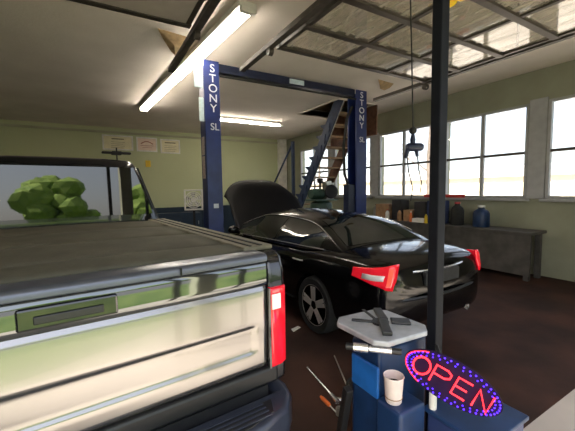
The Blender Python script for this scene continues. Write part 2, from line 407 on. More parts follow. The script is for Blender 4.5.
# lower sill between tailgate and bumper
MB().box((-.93, .0, .60), (.93, .12, .69)).build('rear_sill', 'trim', T, world=False, bevel=.015)
# bed sides with wheel arch
def bedside(sx):
    prof = []
    P = [(.02, .58), (.02, 1.10), (.03, 1.22), (.06, 1.285), (.10, 1.31), (2.55, 1.31), (2.55, .58)]
    a = [(1.62 + .46*math.cos(t), .50 + .46*math.sin(t)) for t in [R(10 + 16*k) for k in range(11)]]
    poly = P + a[::1]
    g = MB(); g.prism(poly, sx*.885, sx*1.0, 'x')
    return g.build('bed_side', 'truck_dark', T, world=False, bevel=.028, seg=3, smooth=True)
for sx in (-1, 1):
    bedside(sx)
    # tail lamp wraps the corner
    g = MB(); sg = sx
    pl = [(sg*.885, -.006), (sg*.95, -.002), (sg*.995, .018), (sg*1.008, .05), (sg*1.008, .20), (sg*.885, .20)]
    g.prism(pl, .685, 1.125, 'z')
    tl = g.build('tail_light', 'red_lens', T, world=False, bevel=.012, seg=3, smooth=True); tl['label'] = 'red tail light with white reverse lens'
    g = MB().box((sg*.915-.026, -.014, 1.010), (sg*.915+.030, -.004, 1.095)); g.build('reverse_lens', 'white_lens', tl, world=False, bevel=.006)
    MB().box((min(sg*.874, sg*.886), -.003, .685), (max(sg*.874, sg*.886), .03, 1.125)).build('lamp_surround', 'black_gloss', tl, world=False)
    # rail cap with its two grooves
    rc = MB().box((min(sg*.80, sg*.99), .135, 1.310), (max(sg*.80, sg*.99), 2.54, 1.338)).build('bed_rail', 'rail', T, world=False, bevel=.01)
    MB().box((min(sg*.842, sg*.856), .14, 1.3385), (max(sg*.842, sg*.856), 2.53, 1.343)).build('rail_strip', 'rubber', rc, world=False)
    MB().box((min(sg*.905, sg*.925), .14, 1.3385), (max(sg*.905, sg*.925), 2.53, 1.343)).build('rail_strip', 'rubber', rc, world=False)
# folding cover: four panels
for k, (a, b_) in enumerate(((.12, .40), (.41, 1.06), (1.07, 1.78), (1.79, 2.53))):
    n = 12; rows = []
    for i in range(n+1):
        y = a + (b_-a)*i/n; z = 1.318 + .016*math.sin(PI*i/n)**.6 if 0 < i < n else 1.312
        rows.append([(x, y, z + .010*(1-(x/.82)**2)) for x in [-.80+.16*j for j in range(11)]])
    MB().grid(rows).build('cover_panel', 'tonneau', T, world=False, smooth=True, solid=.012)
MB().box((-.82, .13, .75), (.82, 2.54, .80)).build('bed_floor', 'trim', T, world=False)
# cab: tumblehome section lofted along the length
def loft(secs, name, m, parent, sub=1, crease=False):
    g = MB(); rings = [[g.bm.verts.new(p) for p in s] for s in secs]; n = len(rings[0])
    for a, b_ in zip(rings, rings[1:]):
        for k in range(n): g.bm.faces.new((a[k], a[(k+1) % n], b_[(k+1) % n], b_[k]))
    g.bm.faces.new(rings[0][::-1]); g.bm.faces.new(rings[-1])
    return g.build(name, m, parent, world=False, sub=sub, angle=50)
def ring(y, hw, hr, zb, zbelt, zr, dy=0):
    h = [(hw*.94, zb), (hw, zb+.12), (hw, zbelt-.1), (hw*.985, zbelt), (hr+.05, zr-.12), (hr, zr-.03), (hr-.10, zr)]
    pts = [(x, y, z) for x, z in h] + [(-x, y, z) for x, z in h[::-1]]
    return [(x, yy + dy*(z-zb), z) for x, yy, z in pts]
secs = [ring(2.60, .985, .70, .5, 1.33, 2.02, .05), ring(2.62, .985, .70, .5, 1.33, 2.03, .05), ring(2.9, .99, .72, .48, 1.33, 2.06, .05), ring(3.5, .99, .73, .48, 1.32, 2.07, .0),
        ring(4.1, .99, .71, .48, 1.31, 2.04, -.12), ring(4.35, .99, .70, .48, 1.30, 2.0, -.2)]
cab = loft(secs, 'cab', 'truck_dark', T, 1)
def hood(y, hw, zt, zb=.5): 
    h = [(hw*.95, zb), (hw, zb+.2), (hw, zt-.18), (hw*.95, zt-.05), (hw*.7, zt)]
    return [(x, y, z) for x, z in h] + [(-x, y, z) for x, z in h[::-1]]
loft([hood(4.2, .985, 1.30), hood(4.25, .985, 1.30), hood(5.0, .98, 1.28), hood(5.45, .96, 1.22), hood(5.6, .93, 1.12)], 'hood', 'truck_dark', T, 1)
# rear window, leaning with the cab back
def cabback(z): return 2.60 + .05*(z-.5) - .012
g = MB(); zz = [1.40, 1.42, 1.6, 1.8, 1.9, 1.93]
g.grid([[(x*(.875-(z-1.4)*.34), cabback(z)-.010, z) for x in (-1, -.97, -.5, 0, .5, .97, 1)] for z in zz])
rw = g.build('rear_window', 'glass_dark', T, world=False, solid=.01)
for sx in (-.27, .27): MB().bar((sx, cabback(1.41)-.014, 1.41), (sx, cabback(1.92)-.014, 1.92), .018, .012, (0, 1, 0)).build('window_divider', 'rubber', rw, world=False)
for s_ in (-1, 1):
    g = MB(); g.bar((s_*.925, cabback(1.36)-.012, 1.36), (s_*.735, cabback(1.93)-.012, 1.93), .022, .012, (0, 1, 0)); g.build('pillar_trim', 'trim', T, world=False, bevel=.003)
for s_ in (-1, 1):
    g = MB().grid([[(s_*(.985-(z-1.33)*.36+.012), y + (.0 if y < 3.9 else -.18*(z-1.4)), z) for y in (2.85, 3.2, 3.5, 3.9, 4.15)] for z in (1.39, 1.55, 1.75, 1.88)])
    g.build('side_window', 'glass_dark', T, world=False, solid=.006)
# work light on the cab roof
wl = MB().box((.50, 2.76, 2.085), (.60, 2.84, 2.125)).box((.545, 2.785, 2.02), (.558, 2.815, 2.17)).build('roof_work_light', 'rubber', T, world=False, bevel=.006)
MB().box((.40, 2.77, 2.095), (.70, 2.83, 2.12)).build('light_bar', 'rubber', wl, world=False, bevel=.008)
# bumper with step top
g = MB(); half = [(0, -.235), (.45, -.230), (.72, -.205), (.87, -.165), (.965, -.07), (.995, .03), (.995, .16), (.90, .16), (.90, .0), (0, .0)]
poly = half + [(-x, y) for x, y in half[::-1][1:-1]]
g.prism(poly, .36, .555, 'z')
bp = g.build('rear_bumper', 'bumper', T, world=False, bevel=.03, seg=3, smooth=True)
ha = [(.30, -.205), (.66, -.185), (.80, -.15), (.84, -.06), (.30, -.06)]
for s_ in (-1, 1):
    MB().prism([(s_*x, y) for x, y in ha], .553, .562, 'z').build('step_pad', 'trim', bp, world=False, bevel=.004)
    for k in range(4): MB().box((min(s_*.34, s_*.78), -.17+.03*k, .562), (max(s_*.34, s_*.78), -.16+.03*k, .567)).build('step_ridge', 'bumper', bp, world=False)
MB().box((-.86, .0, .50), (.86, .2, .60)).build('bumper_bracket', 'trim', T, world=False)
def wheel(parent, x, y, r, wd, rr_, spokes, s_, rim_m='alloy'):
    g = MB(); hw = wd/2
    g.lathe([(rr_, -hw*.9), (r*.93, -hw), (r*.985, -hw*.75), (r, -hw*.4), (r, hw*.4), (r*.985, hw*.75), (r*.93, hw), (rr_, hw*.9), (rr_*.97, hw*.5), (rr_*.97, -hw*.5), (rr_, -hw*.9)], (x, y, r), 36, 'x')
    ty_ = g.build('wheel', 'rubber', parent, world=False, smooth=True, angle=50)
    g = MB(); o = s_*hw*.62
    # barrel, lip and twin spokes
    for k in range(36):
        a0, a1 = 2*PI*k/36, 2*PI*(k+1)/36
        def P(q, a, d): return (x + d, y + q*math.cos(a), r + q*math.sin(a))
        A = [(rr_*1.0, o+s_*.035), (rr_*.93, o+s_*.03), (rr_*.90, o-s_*.03), (rr_*.88, o-s_*.12)]
        vs = [P(q, a0, d) for q, d in A] + [P(q, a1, d) for q, d in A]
        g._add(vs, [(i, i+1, 5+i, 4+i) for i in range(3)])
    for k in range(spokes):
        a = 2*PI*k/spokes + .25
        for da in (-.13, .13):
            p = Vector((x+o+s_*.015, y + rr_*.20*math.cos(a+da*2), r + rr_*.20*math.sin(a+da*2)))
            q = Vector((x+o+s_*.012, y + rr_*.92*math.cos(a+da), r + rr_*.92*math.sin(a+da)))
            g.bar(p, q, .048, .045, (1, 0, 0))
    g.lathe([(.0, o-.02), (rr_*.30, o-.02), (rr_*.30, o+.02) if s_ > 0 else (rr_*.30, o+.02), (.0, o+.02)], (x, y, r), 20, 'x')
    g.build('rim', rim_m, ty_, world=False, bevel=.004)
    MB().lathe([(.0, o-s_*.11), (rr_*.8, o-s_*.11), (rr_*.8, o-s_*.10), (.0, o-s_*.10)], (x, y, r), 24, 'x').build('brake_disc', 'steel', ty_, world=False)
    return ty_
for s_ in (-1, 1):
    for y in (1.62, 4.95): wheel(T, s_*.83, y, .39, .26, .24, 6, s_)
MB().box((-.5, .3, .42), (.5, 5.4, .62)).build('chassis', 'rubber', T, world=False)

# ------------------------------------------------------------------ sedan
CX, CY = 2.98, 1.99
CAR = thing('sedan', 'black four door sedan with its hood raised, parked under the blue lift', 'car', (CX, CY, 0), R(0))
ST = [(0.00, .60, .40, .74), (.05, .77, .31, .90), (.16, .84, .25, .955), (.40, .885, .21, .985), (.75, .905, .20, .992), (1.0, .91, .19, .985), (1.5, .91, .19, .965), (2.2, .91, .19, .94), (3.0, .91, .19, .915), (3.45, .91, .19, .915),
      (3.86, .905, .19, .87), (4.25, .87, .20, .80), (4.5, .79, .22, .73), (4.66, .66, .26, .66), (4.73, .50, .32, .56)]
SEC = [(.0, .0), (.45, .0), (.80, .0), (.95, .07), (.995, .22), (1.0, .42), (.995, .60), (.985, .74), (.955, .86), (.90, .945), (.80, .985), (.5, 1.02), (0, 1.035)]
def carring(y, w_, zb, zt):
    h = [(fx*w_, zb + fz*(zt-zb)) for fx, fz in SEC]
    return [(x, y, z) for x, z in h] + [(-x, y, z) for x, z in h[::-1][1:-1]]
body = loft([carring(*s) for s in ST], 'body', 'car_black', CAR, 2)
cut = MB()
for y in (1.0, 3.86):
    for s_ in (-1, 1):
        cut.lathe([(.0, .55*s_), (.365, .55*s_), (.365, 1.2*s_), (.0, 1.2*s_)], (0, y, .33), 40, 'x')
co = cut.build('cutter', 'rubber')
bm_ = body.modifiers.new('b', 'BOOLEAN'); bm_.operation = 'DIFFERENCE'; bm_.object = co; bm_.solver = 'EXACT'
co.matrix_world = MW[CAR.name]
bpy.context.view_layer.update()
dg = bpy.context.evaluated_depsgraph_get(); dg.update()
nm = bpy.data.meshes.new_from_object(body.evaluated_get(dg)); body.modifiers.clear(); body.data = nm
bpy.data.objects.remove(co)
try: nm.set_sharp_from_angle(angle=R(45))
except Exception: pass
def bodyx(y, z):
    """outer half width of the body at a station"""
    for a, b_ in zip(ST, ST[1:]):
        if a[0] <= y <= b_[0]:
            t = (y-a[0])/(b_[0]-a[0]); w_, zb, zt = [a[i]+(b_[i]-a[i])*t for i in (1, 2, 3)]
            fz = (z-zb)/(zt-zb)
            for p, q in zip(SEC, SEC[1:]):
                if p[1] <= fz <= q[1] and q[1] > p[1]:
                    return w_*(p[0]+(q[0]-p[0])*(fz-p[1])/(q[1]-p[1]))
            return w_*.9
    return .6
def topz(y):
    for a, b_ in zip(ST, ST[1:]):
        if a[0] <= y <= b_[0]: return a[3]+(b_[3]-a[3])*(y-a[0])/(b_[0]-a[0])
    return .9
# greenhouse surface
RP = [(.68, .975), (.90, 1.10), (1.15, 1.225), (1.4, 1.30), (1.75, 1.338), (2.2, 1.355), (2.6, 1.345), (2.9, 1.31), (3.25, 1.19), (3.6, 1.02), (3.85, .90)]
def roofz(y):
    for i, (a, b_) in enumerate(zip(RP, RP[1:])):
        if a[0] <= y <= b_[0]:
            t = (y-a[0])/(b_[0]-a[0]); p0 = RP[max(i-1, 0)]; p3 = RP[min(i+2, len(RP)-1)]
            m0 = (b_[1]-p0[1])/(b_[0]-p0[0])*(b_[0]-a[0]); m1 = (p3[1]-a[1])/(p3[0]-a[0])*(b_[0]-a[0])
            return (2*t**3-3*t*t+1)*a[1]+(t**3-2*t*t+t)*m0+(-2*t**3+3*t*t)*b_[1]+(t**3-t*t)*m1
    return RP[0][1] if y < 1 else RP[-1][1]
def gs(y, v, off=0):
    zr = roofz(y); zb = topz(y)-.035; k = max(0, min(1, (zr-zb)/.41))
    wb = .845 - .10*sm(1.3, .6, y) if False else .845 - .12*(1-sm(.6, 1.4, y)) - .03*sm(3.0, 3.8, y)
    we = wb - (wb-.53)*k
    if v < .6:
        t = v/.6; x = wb+(we-wb)*t + .03*math.sin(PI*t)*k; z = zb+(zr-.07*k-zb)*t
        n = Vector((.85, 0, .5))
    else:
        q = (v-.6)/.4; x = we*(1-q); z = zr-.07*k*(1-q)**2
        n = Vector((.5*(1-q), 0, 1))
    p = Vector((x, y, z))
    return p + n.normalized()*off
def gn(y, v):
    e = .01; a = gs(y+e, v)-gs(y-e, v); b_ = gs(y, min(1, v+e))-gs(y, max(0, v-e))
    n = a.cross(b_); n.normalize(); return n if n.z > -.2 and (n.x > 0 or n.z > 0) else -n
def gpanel(ys_, vs_, off, mirror=False, full=False):
    rows = []
    for y in ys_:
        r = []
        for v in vs_:
            p = gs(y, v); n = gn(y, v)
            if n.x < 0 and n.z < .5: n = -n
            p = p + n*off; r.append(p)
        if full: r = r + [Vector((-p.x, p.y, p.z)) for p in r[::-1][1:]]
        if mirror: r = [Vector((-p.x, p.y, p.z)) for p in r]
        rows.append(r)
    return rows
fy = [.68+.05*i for i in range(65)]
fy = [y for y in fy if y <= 3.85]
fv = [i/20 for i in range(21)]
cabin = MB().grid(gpanel(fy, fv, 0, full=True)).build('roof', 'car_black', CAR, world=False, smooth=True, angle=60)
lin = lambda a, b_, n: [a+(b_-a)*i/n for i in range(n+1)]
for mr in (True, False):
    for (a, b_, nm_) in ((1.02, 1.98, 'rear_door_window'), (2.06, 3.42, 'front_door_window')):
        MB().grid(gpanel(lin(a, b_, 14), lin(.07, .54, 8), .004, mr)).build(nm_, 'car_glass', CAR, world=False, smooth=True)
    g = MB(); sgn = -1 if mr else 1
    g.tube([Vector((sgn*p.x, p.y, p.z)) for p in [gs(y, .055) + gn(y, .055)*.006 for y in lin(.95, 3.5, 24)]], .009, 6)
    g.tube([Vector((sgn*p.x, p.y, p.z)) for p in [gs(y, .57) + gn(y, .57)*.006 for y in lin(.92, 3.5, 30)]], .008, 6)
    ct = g.build('window_chrome', 'chrome', CAR, world=False, smooth=True); ct['label'] = 'chrome strip around the side windows'
    # door handles, mirror
    for y in (1.32, 2.42):
        x = bodyx(y, .80)
        MB().tube([(sgn*(x+.0), y-.10, .805), (sgn*(x+.025), y-.08, .807), (sgn*(x+.025), y+.08, .807), (sgn*(x+.0), y+.10, .805)], .012, 8).build('door_handle', 'chrome', CAR, world=False, smooth=True)
    mb = MB().blob((sgn*.98, 3.22, .99), .11, (.9, .55, .62), 3).build('side_mirror', 'car_black', CAR, world=False, smooth=True)
    MB().tube([(sgn*.86, 3.26, .93), (sgn*.95, 3.24, .96)], .03, 8).build('mirror_arm', 'car_black', mb, world=False, smooth=True)
    # sill strip
    MB().tube([(sgn*(bodyx(y, .30)+.004), y, .30) for y in lin(1.45, 3.4, 12)], .012, 6).build('sill_strip', 'trim', CAR, world=False, smooth=True)
    # tail lamp: sheet that follows the rear corner
    rows = []
    for i in range(15):
        t = i/14; y = .07 + .52*t*t if t > .0 else .05
        y = [.03, .04, .05, .06, .075, .09, .11, .135, .16, .19, .22, .25, .29, .33, .38][i]
        zlo = .715 + .095*t; zhi = .955 - .06*t
        r = []
        for j in range(7):
            z = zlo + (zhi-zlo)*j/6; r.append((sgn*(bodyx(y, min(z, .80))+.012-.25*max(0, z-.80)), y-.012*(1-t), z))
        rows.append(r)
    # inboard part on the rear face
    r0_ = []
    for xx in (.40, .50, .60):
        r0_.append([(sgn*xx, .0+.02*(xx-.4)-.012, .70+.02*j+.0) for j in range(7)])
    tl = MB().grid(rows).build('tail_light', 'red_lens', CAR, world=False, smooth=True, solid=.015)
    rows = []
    for y in (.08, .10, .13, .17, .22, .28):
        rows.append([(sgn*(bodyx(y, z)+.019), y-.020, z) for z in (.805, .83, .855)])
    MB().grid(rows).build('reverse_lens', 'white_lens', tl, world=False, smooth=True, solid=.006)
    for y in (1.0, 3.86): wheel(CAR, sgn*.785, y, .33, .235, .235, 5, sgn)
MB().grid(gpanel(lin(.76, 1.38, 12), lin(.66, 1.0, 8), .004, full=True)).build('rear_window', 'car_glass', CAR, world=False, smooth=True)
MB().grid(gpanel(lin(2.98, 3.76, 12), lin(.66, 1.0, 8), .004, full=True)).build('windshield', 'car_glass', CAR, world=False, smooth=True)
# rear bumper crease, plate, exhausts, trunk seam
MB().box((-.27, -.012, .70), (.27, .03, .83)).build('license_plate', 'rubber', CAR, world=False, bevel=.01)
g = MB().tube([(x, .06-.075*(1-(abs(x)/.62)**2) - .02, .60) for x in lin(-.62, .62, 14)], .016, 6); g.build('bumper_strip', 'trim', CAR, world=False, smooth=True)
MB().tube([(x, .045-.05*(1-(abs(x)/.4)**2), .845) for x in lin(-.4, .4, 10)], .012, 6).build('trunk_grip', 'chrome', CAR, world=False, smooth=True)
for s_ in (-1, 1):
    MB().lathe([(.030, -.02), (.042, -.02), (.042, .16), (.030, .16)], (s_*.5, .05, .34), 16, 'y').build('exhaust_tip', 'chrome', CAR, world=False, smooth=True)
# raised hood: curved panel hinged at the windshield base, leaning forward
rows = []
ang = R(47)
for i in range(15):
    t = i/14; L_ = 1.32*t
    r = []
    for j in range(25):
        u = -1+2*j/24
        hw = .80 - .03*t
        Lmax = 1.30*(1 - .30*abs(u)**4)
        l = Lmax*t
        lift_ = .06*(1-u*u) - .11*(max(0, t-.65)/.35)**2
        y = 3.50 + l*math.cos(ang) - lift_*math.sin(ang); z = .93 + l*math.sin(ang) + lift_*math.cos(ang)
        r.append((u*hw, y, z))
    rows.append(r)
hd = MB().grid(rows).build('raised_hood', 'hood', CAR, world=False, smooth=True, solid=.03)
for s_ in (-1, 1): MB().tube([(s_*.72, 3.62, .95), (s_*.68, 4.0, 1.42)], .012, 6).build('hood_strut', 'steel', hd, world=False)
MB().box((-.40, 3.72, .86), (.40, 4.35, .93)).build('engine_cover', 'rubber', CAR, world=False, bevel=.03)

# ------------------------------------------------------------------ two-post lift
LY = 5.0
LIFT = thing('two_post_lift', 'blue two post vehicle lift lettered STONY standing around the black sedan', 'vehicle lift', (3.2, LY, 0))
cols = []
for nm_, x0, x1, s_, zt in (('left', 1.51, 1.755, 1, 3.64), ('right', 4.58, 4.86, -1, 3.62)):
    g = MB(); t = .03; y0, y1 = LY, LY+.27
    # C-section mast opening towards the car
    g.box((x0, y0, .02), (x1, y0+t, zt)).box((x0, y1-t, .02), (x1, y1, zt))
    if s_ > 0: g.box((x0, y0+t, .02), (x0+t, y1-t, zt))
    else: g.box((x1-t, y0+t, .02), (x1, y1-t, zt))
    col_ = g.build('column', 'lift', LIFT, bevel=.006)
    cols.append((col_, x0, x1))
    MB().box((x0-.10, y0-.10, 0), (x1+.10, y1+.12, .02)).build('base_plate', 'lift_dark', LIFT)
    # sliding carriage with two folded arms
    xi = x1 if s_ > 0 else x0
    cr = MB().box((min(xi-s_*.10, xi+s_*.03), y0+.04, .15), (max(xi-s_*.10, xi+s_*.03), y1-.04, 1.05)).build('carriage', 'lift_dark', LIFT, bevel=.008)
    for q in (-1, 1):
        e = Vector((xi+s_*.10, LY+.13+q*.95, .16))
        MB().bar((xi+s_*.06, LY+.13+q*.12, .16), e, .10, .08).build('swing_arm', 'lift_dark', LIFT, bevel=.006)
        MB().lathe([(.06, .02), (.06, .05), (.03, .055), (.03, .12), (.055, .125), (.055, .14)], (e.x, e.y, .10), 16).build('arm_pad', 'rubber', LIFT)
# overhead beam and shut-off bar
MB().box((1.755, LY+.04, 3.50), (4.58, LY+.20, 3.63)).build('crossbeam', 'lift_dark', LIFT, bevel=.008)
MB().tube([(1.765, LY+.0, 3.43), (4.57, LY+.0, 3.43)], .018, 8).build('shutoff_bar', 'rubber', LIFT)
MB().box((3.05, LY+.02, 3.52), (3.35, LY+.039, 3.60)).build('beam_tag', 'sticker', LIFT)
# stacked lettering on the column faces
for (col_, x0, x1), big in zip(cols, (1, 0)):
    xc = (x0+x1)/2 + (.015 if big else .0); z = 3.52; step = .150
    for ch in 'STONY':
        mt = Matrix.Translation((xc-3.2, -.004, z)) @ Matrix.Rotation(PI/2, 4, 'X') @ Matrix.Diagonal((1.05, 1, 1, 1))
        text(ch, .170, 'letter', 'letter', col_, mt); z -= step
    mt = Matrix.Translation((xc-3.2+.01, -.004, z-.13)) @ Matrix.Rotation(PI/2, 4, 'X')
    text('SL', .15, 'letter', 'letter', col_, mt)
cl = cols[0][0]
MB().box((1.37, LY+.03, 3.22), (1.509, LY+.05, 3.57)).build('pale_panel', 'sticker', cl, bevel=.02)
MB().box((1.43, LY+.03, 2.72), (1.509, LY+.05, 3.08)).build('pale_panel', 'sticker', cl, bevel=.03)
MB().box((1.502, LY+.08, 1.85), (1.5095, LY+.20, 2.20)).build('warning_sticker', 'pinkstick', cl)
MB().box((1.502, LY+.08, 2.22), (1.5095, LY+.20, 2.50)).build('warning_sticker', 'pinkstick', cl)
MB().box((1.60, LY-.004, 1.38), (1.68, LY-.0005, 1.45)).build('white_sticker', 'letter', cl)
# power unit and hose on the right column
pu = MB().box((4.40, LY+.03, 1.15), (4.575, LY+.20, 1.75)).build('power_unit', 'lift_dark', LIFT, bevel=.02)
MB().tube([(4.56, LY+.10, 3.30), (4.40, LY+.08, 3.05), (4.30, LY+.06, 2.5), (4.32, LY+.06, 1.95), (4.44, LY+.08, 1.70)], .028, 8).build('hydraulic_hose', 'rubber', LIFT, smooth=True)

# ------------------------------------------------------------------ overhead doors and tracks
def door(name, lab, x0, x1, glassy):
    z = 3.2; t = thing(name, lab, 'garage door', ((x0+x1)/2, 1.8, z))
    rows_ = [.55, 1.08, 1.60, 2.13, 2.66, 3.17]
    for y in rows_:
        MB().box((x0, y-.035, z-.025), (x1, y+.035, z+.025)).build('rail', 'dark_metal', t, bevel=.004)
    n = 3; st = [x0 + (x1-x0)*k/n for k in range(n+1)]
    for a, b_ in zip(rows_, rows_[1:]):
        for k, x in enumerate(st):
            if glassy or k in (0, n):
                xx = max(x0+.03, min(x1-.03, x))
                MB().box((xx-.022, a+.035, z-.02), (xx+.022, b_-.035, z+.02)).build('stile', 'dark_metal', t)
        if glassy:
            for k in range(n):
                MB().box((st[k]+.022, a+.035, z-.003), (st[k+1]-.022, b_-.035, z+.003)).build('pane', 'door_glass', t)
        else:
            MB().box((x0+.05, a+.035, z-.015), (x1-.05, b_-.035, z+.012)).build('panel', 'door_panel', t)
    return t
door('overhead_door', 'raised glazed overhead door with dark bars above the black sedan', DR[0]+.04, DR[1]-.04, True)
door('overhead_door', 'raised grey solid overhead door above the pickup truck', DL[0]+.03, DL[1]-.03, False)
def track(x, yend, lab, s_):
    t = thing('door_track', lab, 'door track', (x, YF, 0), 0, 'overhead door tracks')
    g = MB(); zz = 3.2
    path = [(x, YF+.08, .0), (x, YF+.08, 2.7)] + [(x, YF+.08+.5*(1-math.cos(a)), 2.7+.5*math.sin(a)) for a in [R(15*k) for k in range(1, 7)]] + [(x, yend, zz)]
    for p, q in zip(path, path[1:]): g.bar(p, q, .05, .065, (1, 0, 0))
    g.build('rail', 'track', t)
    MB().bar((x, 2.0, zz+.03), (x, 2.0, ZC), .035, .012).build('hanger', 'track', t)
    for y in (3.22,):
        MB().lathe([(.018, -.025), (.045, -.025), (.045, .025), (.018, .025)], (x - s_*.0, y, zz-.055), 14, 'x').build('roller', 'track', t)
    return t
track(DL[1]+.04, 4.45, 'steel overhead door track nearest the long ceiling lamp', 1)
track(DR[0]-.03, 4.0, 'steel overhead door track along the left edge of the glazed door', -1)
track(DR[1]+.03, 4.25, 'steel overhead door track along the window side of the glazed door', 1)

# ------------------------------------------------------------------ ceiling lamps
def lamp(name, lab, p, q, z, wide):
    p, q = Vector((p[0], p[1], 0)), Vector((q[0], q[1], 0)); c_ = (p+q)/2; d = (q-p).normalized(); sd = Vector((d.y, -d.x, 0))
    t = thing(name, lab, 'ceiling lamp', (c_.x, c_.y, z), 0, 'fluorescent strip lamps')
    MB().bar((p.x, p.y, ZC-.035), (q.x, q.y, ZC-.035), wide, .068).build('housing', 'white', t, bevel=.01)
    L_ = (q-p).length; nseg = max(1, round(L_/2.5))
    for k in range(nseg):
        for o_ in (-.045, .045):
            a = p + d*(L_*k/nseg+.02) + sd*o_*1.25; b_ = p + d*(L_*(k+1)/nseg-.02) + sd*o_
            MB().tube([(a.x, a.y, ZC-.10), (b_.x, b_.y, ZC-.10)], .016, 10).build('tube', 'tube', t, smooth=True)
    for e in (p+d*.01, q-d*.01):
        MB().box((e.x-.09, e.y-.03, ZC-.13), (e.x+.09, e.y+.03, ZC-.07)).build('lamp_holder', 'white', t, bevel=.005)
lamp('fluorescent_lamp', 'long lit strip lamp running over the truck bay', (1.13, 8.75), (1.57, 3.45), ZC-.1, .22)
lamp('fluorescent_lamp', 'lit strip lamp across the ceiling near the olive back wall', (2.95, 8.95), (5.05, 8.95), ZC-.1, .16)
# torn ceiling board hanging down
g = MB().grid([[(.80, 4.55, ZC-.004), (1.0, 4.58, ZC-.006), (1.24, 4.62, ZC-.004)], [(.92, 4.80, ZC-.03), (1.06, 4.82, ZC-.05), (1.22, 4.80, ZC-.05)], [(1.06, 5.05, ZC-.05), (1.13, 5.08, ZC-.07), (1.20, 5.05, ZC-.06)], [(1.16, 5.25, ZC-.02), (1.18, 5.27, ZC-.03), (1.21, 5.25, ZC-.02)]])
tag(origin(g.build('torn_ceiling_board', 'tan', solid=.01), (1.1, 4.8, ZC)), 'tan torn board peeling from the ceiling left of the strip lamp', 'ceiling board')
g = MB().grid([[(4.78, 4.62, ZC-.004), (5.25, 4.66, ZC-.004)], [(4.9, 4.70, ZC-.06), (5.22, 4.74, ZC-.07)], [(5.02, 4.80, ZC-.09), (5.16, 4.82, ZC-.10)]])
tag(origin(g.build('torn_ceiling_board', 'tan', solid=.01), (5.0, 4.8, ZC)), 'tan torn board peeling from the ceiling above the right blue lift column', 'ceiling board')

# ------------------------------------------------------------------ pictures, fan, cupboards on the back wall
def picture(x0, x1, z0_, z1_, lab, pm, red):
    t = thing('framed_certificate', lab, 'picture', ((x0+x1)/2, YB-.02, z0_), 0, 'framed papers on the back wall')
    y = YB-.03; g = MB(); f_ = .045
    for a, b_ in (((x0, z0_), (x1, z0_+f_)), ((x0, z1_-f_), (x1, z1_)), ((x0, z0_+f_), (x0+f_, z1_-f_)), ((x1-f_, z0_+f_), (x1, z1_-f_))):
        g.box((a[0], y, a[1]), (b_[0], YB-.001, b_[1]))
    g.build('frame', 'white', t, bevel=.005)
    pp = MB().box((x0+f_, y+.012, z0_+f_), (x1-f_, YB-.002, z1_-f_)).build('paper', pm, t)
    xm, zm = (x0+x1)/2, (z0_+z1_)/2; g = MB()
    if red:
        pts = [(xm-.19+.38*k/12, y+.010, zm+.02+.08*math.sin(PI*k/12)) for k in range(13)]
        g.tube(pts, .016, 6); g.bar((xm-.2, y+.010, zm-.04), (xm+.2, y+.010, zm-.04), .02, .012); g.bar((xm-.15, y+.010, zm-.10), (xm+.15, y+.010, zm-.10), .012, .01)
        g.build('red_print', 'ink_red', pp)
    else:
        g.bar((xm-.18, y+.010, z1_-.12), (xm+.18, y+.010, z1_-.12), .02, .03)
        for k in range(4): g.bar((xm-.2, y+.010, zm+.02-.06*k), (xm+.2-.05*(k % 2), y+.010, zm+.02-.06*k), .012, .008)
        g.build('text_lines', 'ink', pp)
picture(.28, 1.17, 3.02, 3.50, 'cream framed paper, leftmost of three in a row on the back wall', 'paper', False)
picture(1.27, 1.92, 3.01, 3.49, 'framed paper with reddish arched print, middle of three on the wall', 'paper_p', True)
picture(2.02, 2.68, 2.98, 3.47, 'yellowish framed paper with dark heading, nearest of three to the lift', 'paper', False)
g = MB().box((1.52, YB-.03, 2.50), (1.68, YB-.001, 2.72)); tag(origin(g.build('wall_tag', 'yellow', bevel=.005), (1.6, YB, 2.5)), 'small yellow card hanging on the olive wall above the truck cab', 'tag')
# white box fan standing on a dark cupboard
t = thing('cupboard', 'low dark navy cupboard against the back wall behind the truck', 'cupboard', (1.9, YB-.6, 0))
MB().box((.6, YB-.55, 0), (3.2, YB-.02, .92)).build('body', 'dado', t, bevel=.01)
for k in range(4): 
    d = MB().box((.63+.64*k, YB-.57, .06), (1.24+.64*k, YB-.551, .88)).build('door', 'dado', t, bevel=.004)
    MB().box((1.16+.64*k, YB-.59, .5), (1.18+.64*k, YB-.571, .62)).build('handle', 'steel', d)
fx, fyy = 2.20, 8.55
t = thing('box_fan', 'square white box fan on a dark stand beside the left lift column', 'fan', (fx, fyy, 0), R(-14))
g = MB(); a = .235
for p, q in (((-a, -.08, 1.16), (a, .08, 1.20)), ((-a, -.08, 1.66), (a, .08, 1.70)), ((-a, -.08, 1.20), (-a+.04, .08, 1.66)), ((a-.04, -.08, 1.20), (a, .08, 1.66))): g.box(p, q)
g.build('housing', 'white', t, world=False, bevel=.012)
g = MB()
for rr2 in (.06, .11, .16, .205):
    g.tube([(rr2*math.cos(2*PI*k/24), -.07, 1.43+rr2*math.sin(2*PI*k/24)) for k in range(25)], .010, 5, False)
for k in range(12): g.tube([(.05*math.cos(2*PI*k/12), -.07, 1.43+.05*math.sin(2*PI*k/12)), (.21*math.cos(2*PI*k/12), -.07, 1.43+.21*math.sin(2*PI*k/12))], .005, 5)
g.build('grille', 'white', t, world=False)
MB().lathe([(.0, -.04), (.055, -.04), (.055, .04), (.0, .04)], (0, 0, 1.43), 16, 'y').build('hub', 'white', t, world=False)
for k in range(5):
    a0 = 2*PI*k/5; g = MB()
    g.grid([[Vector((q*math.cos(a0+d), .02*(-1 if d < .3 else 1), 1.43+q*math.sin(a0+d))) for q in (.05, .12, .19)] for d in (0, .35, .7)])
    g.build('blade', 'frame', t, world=False, solid=.004)
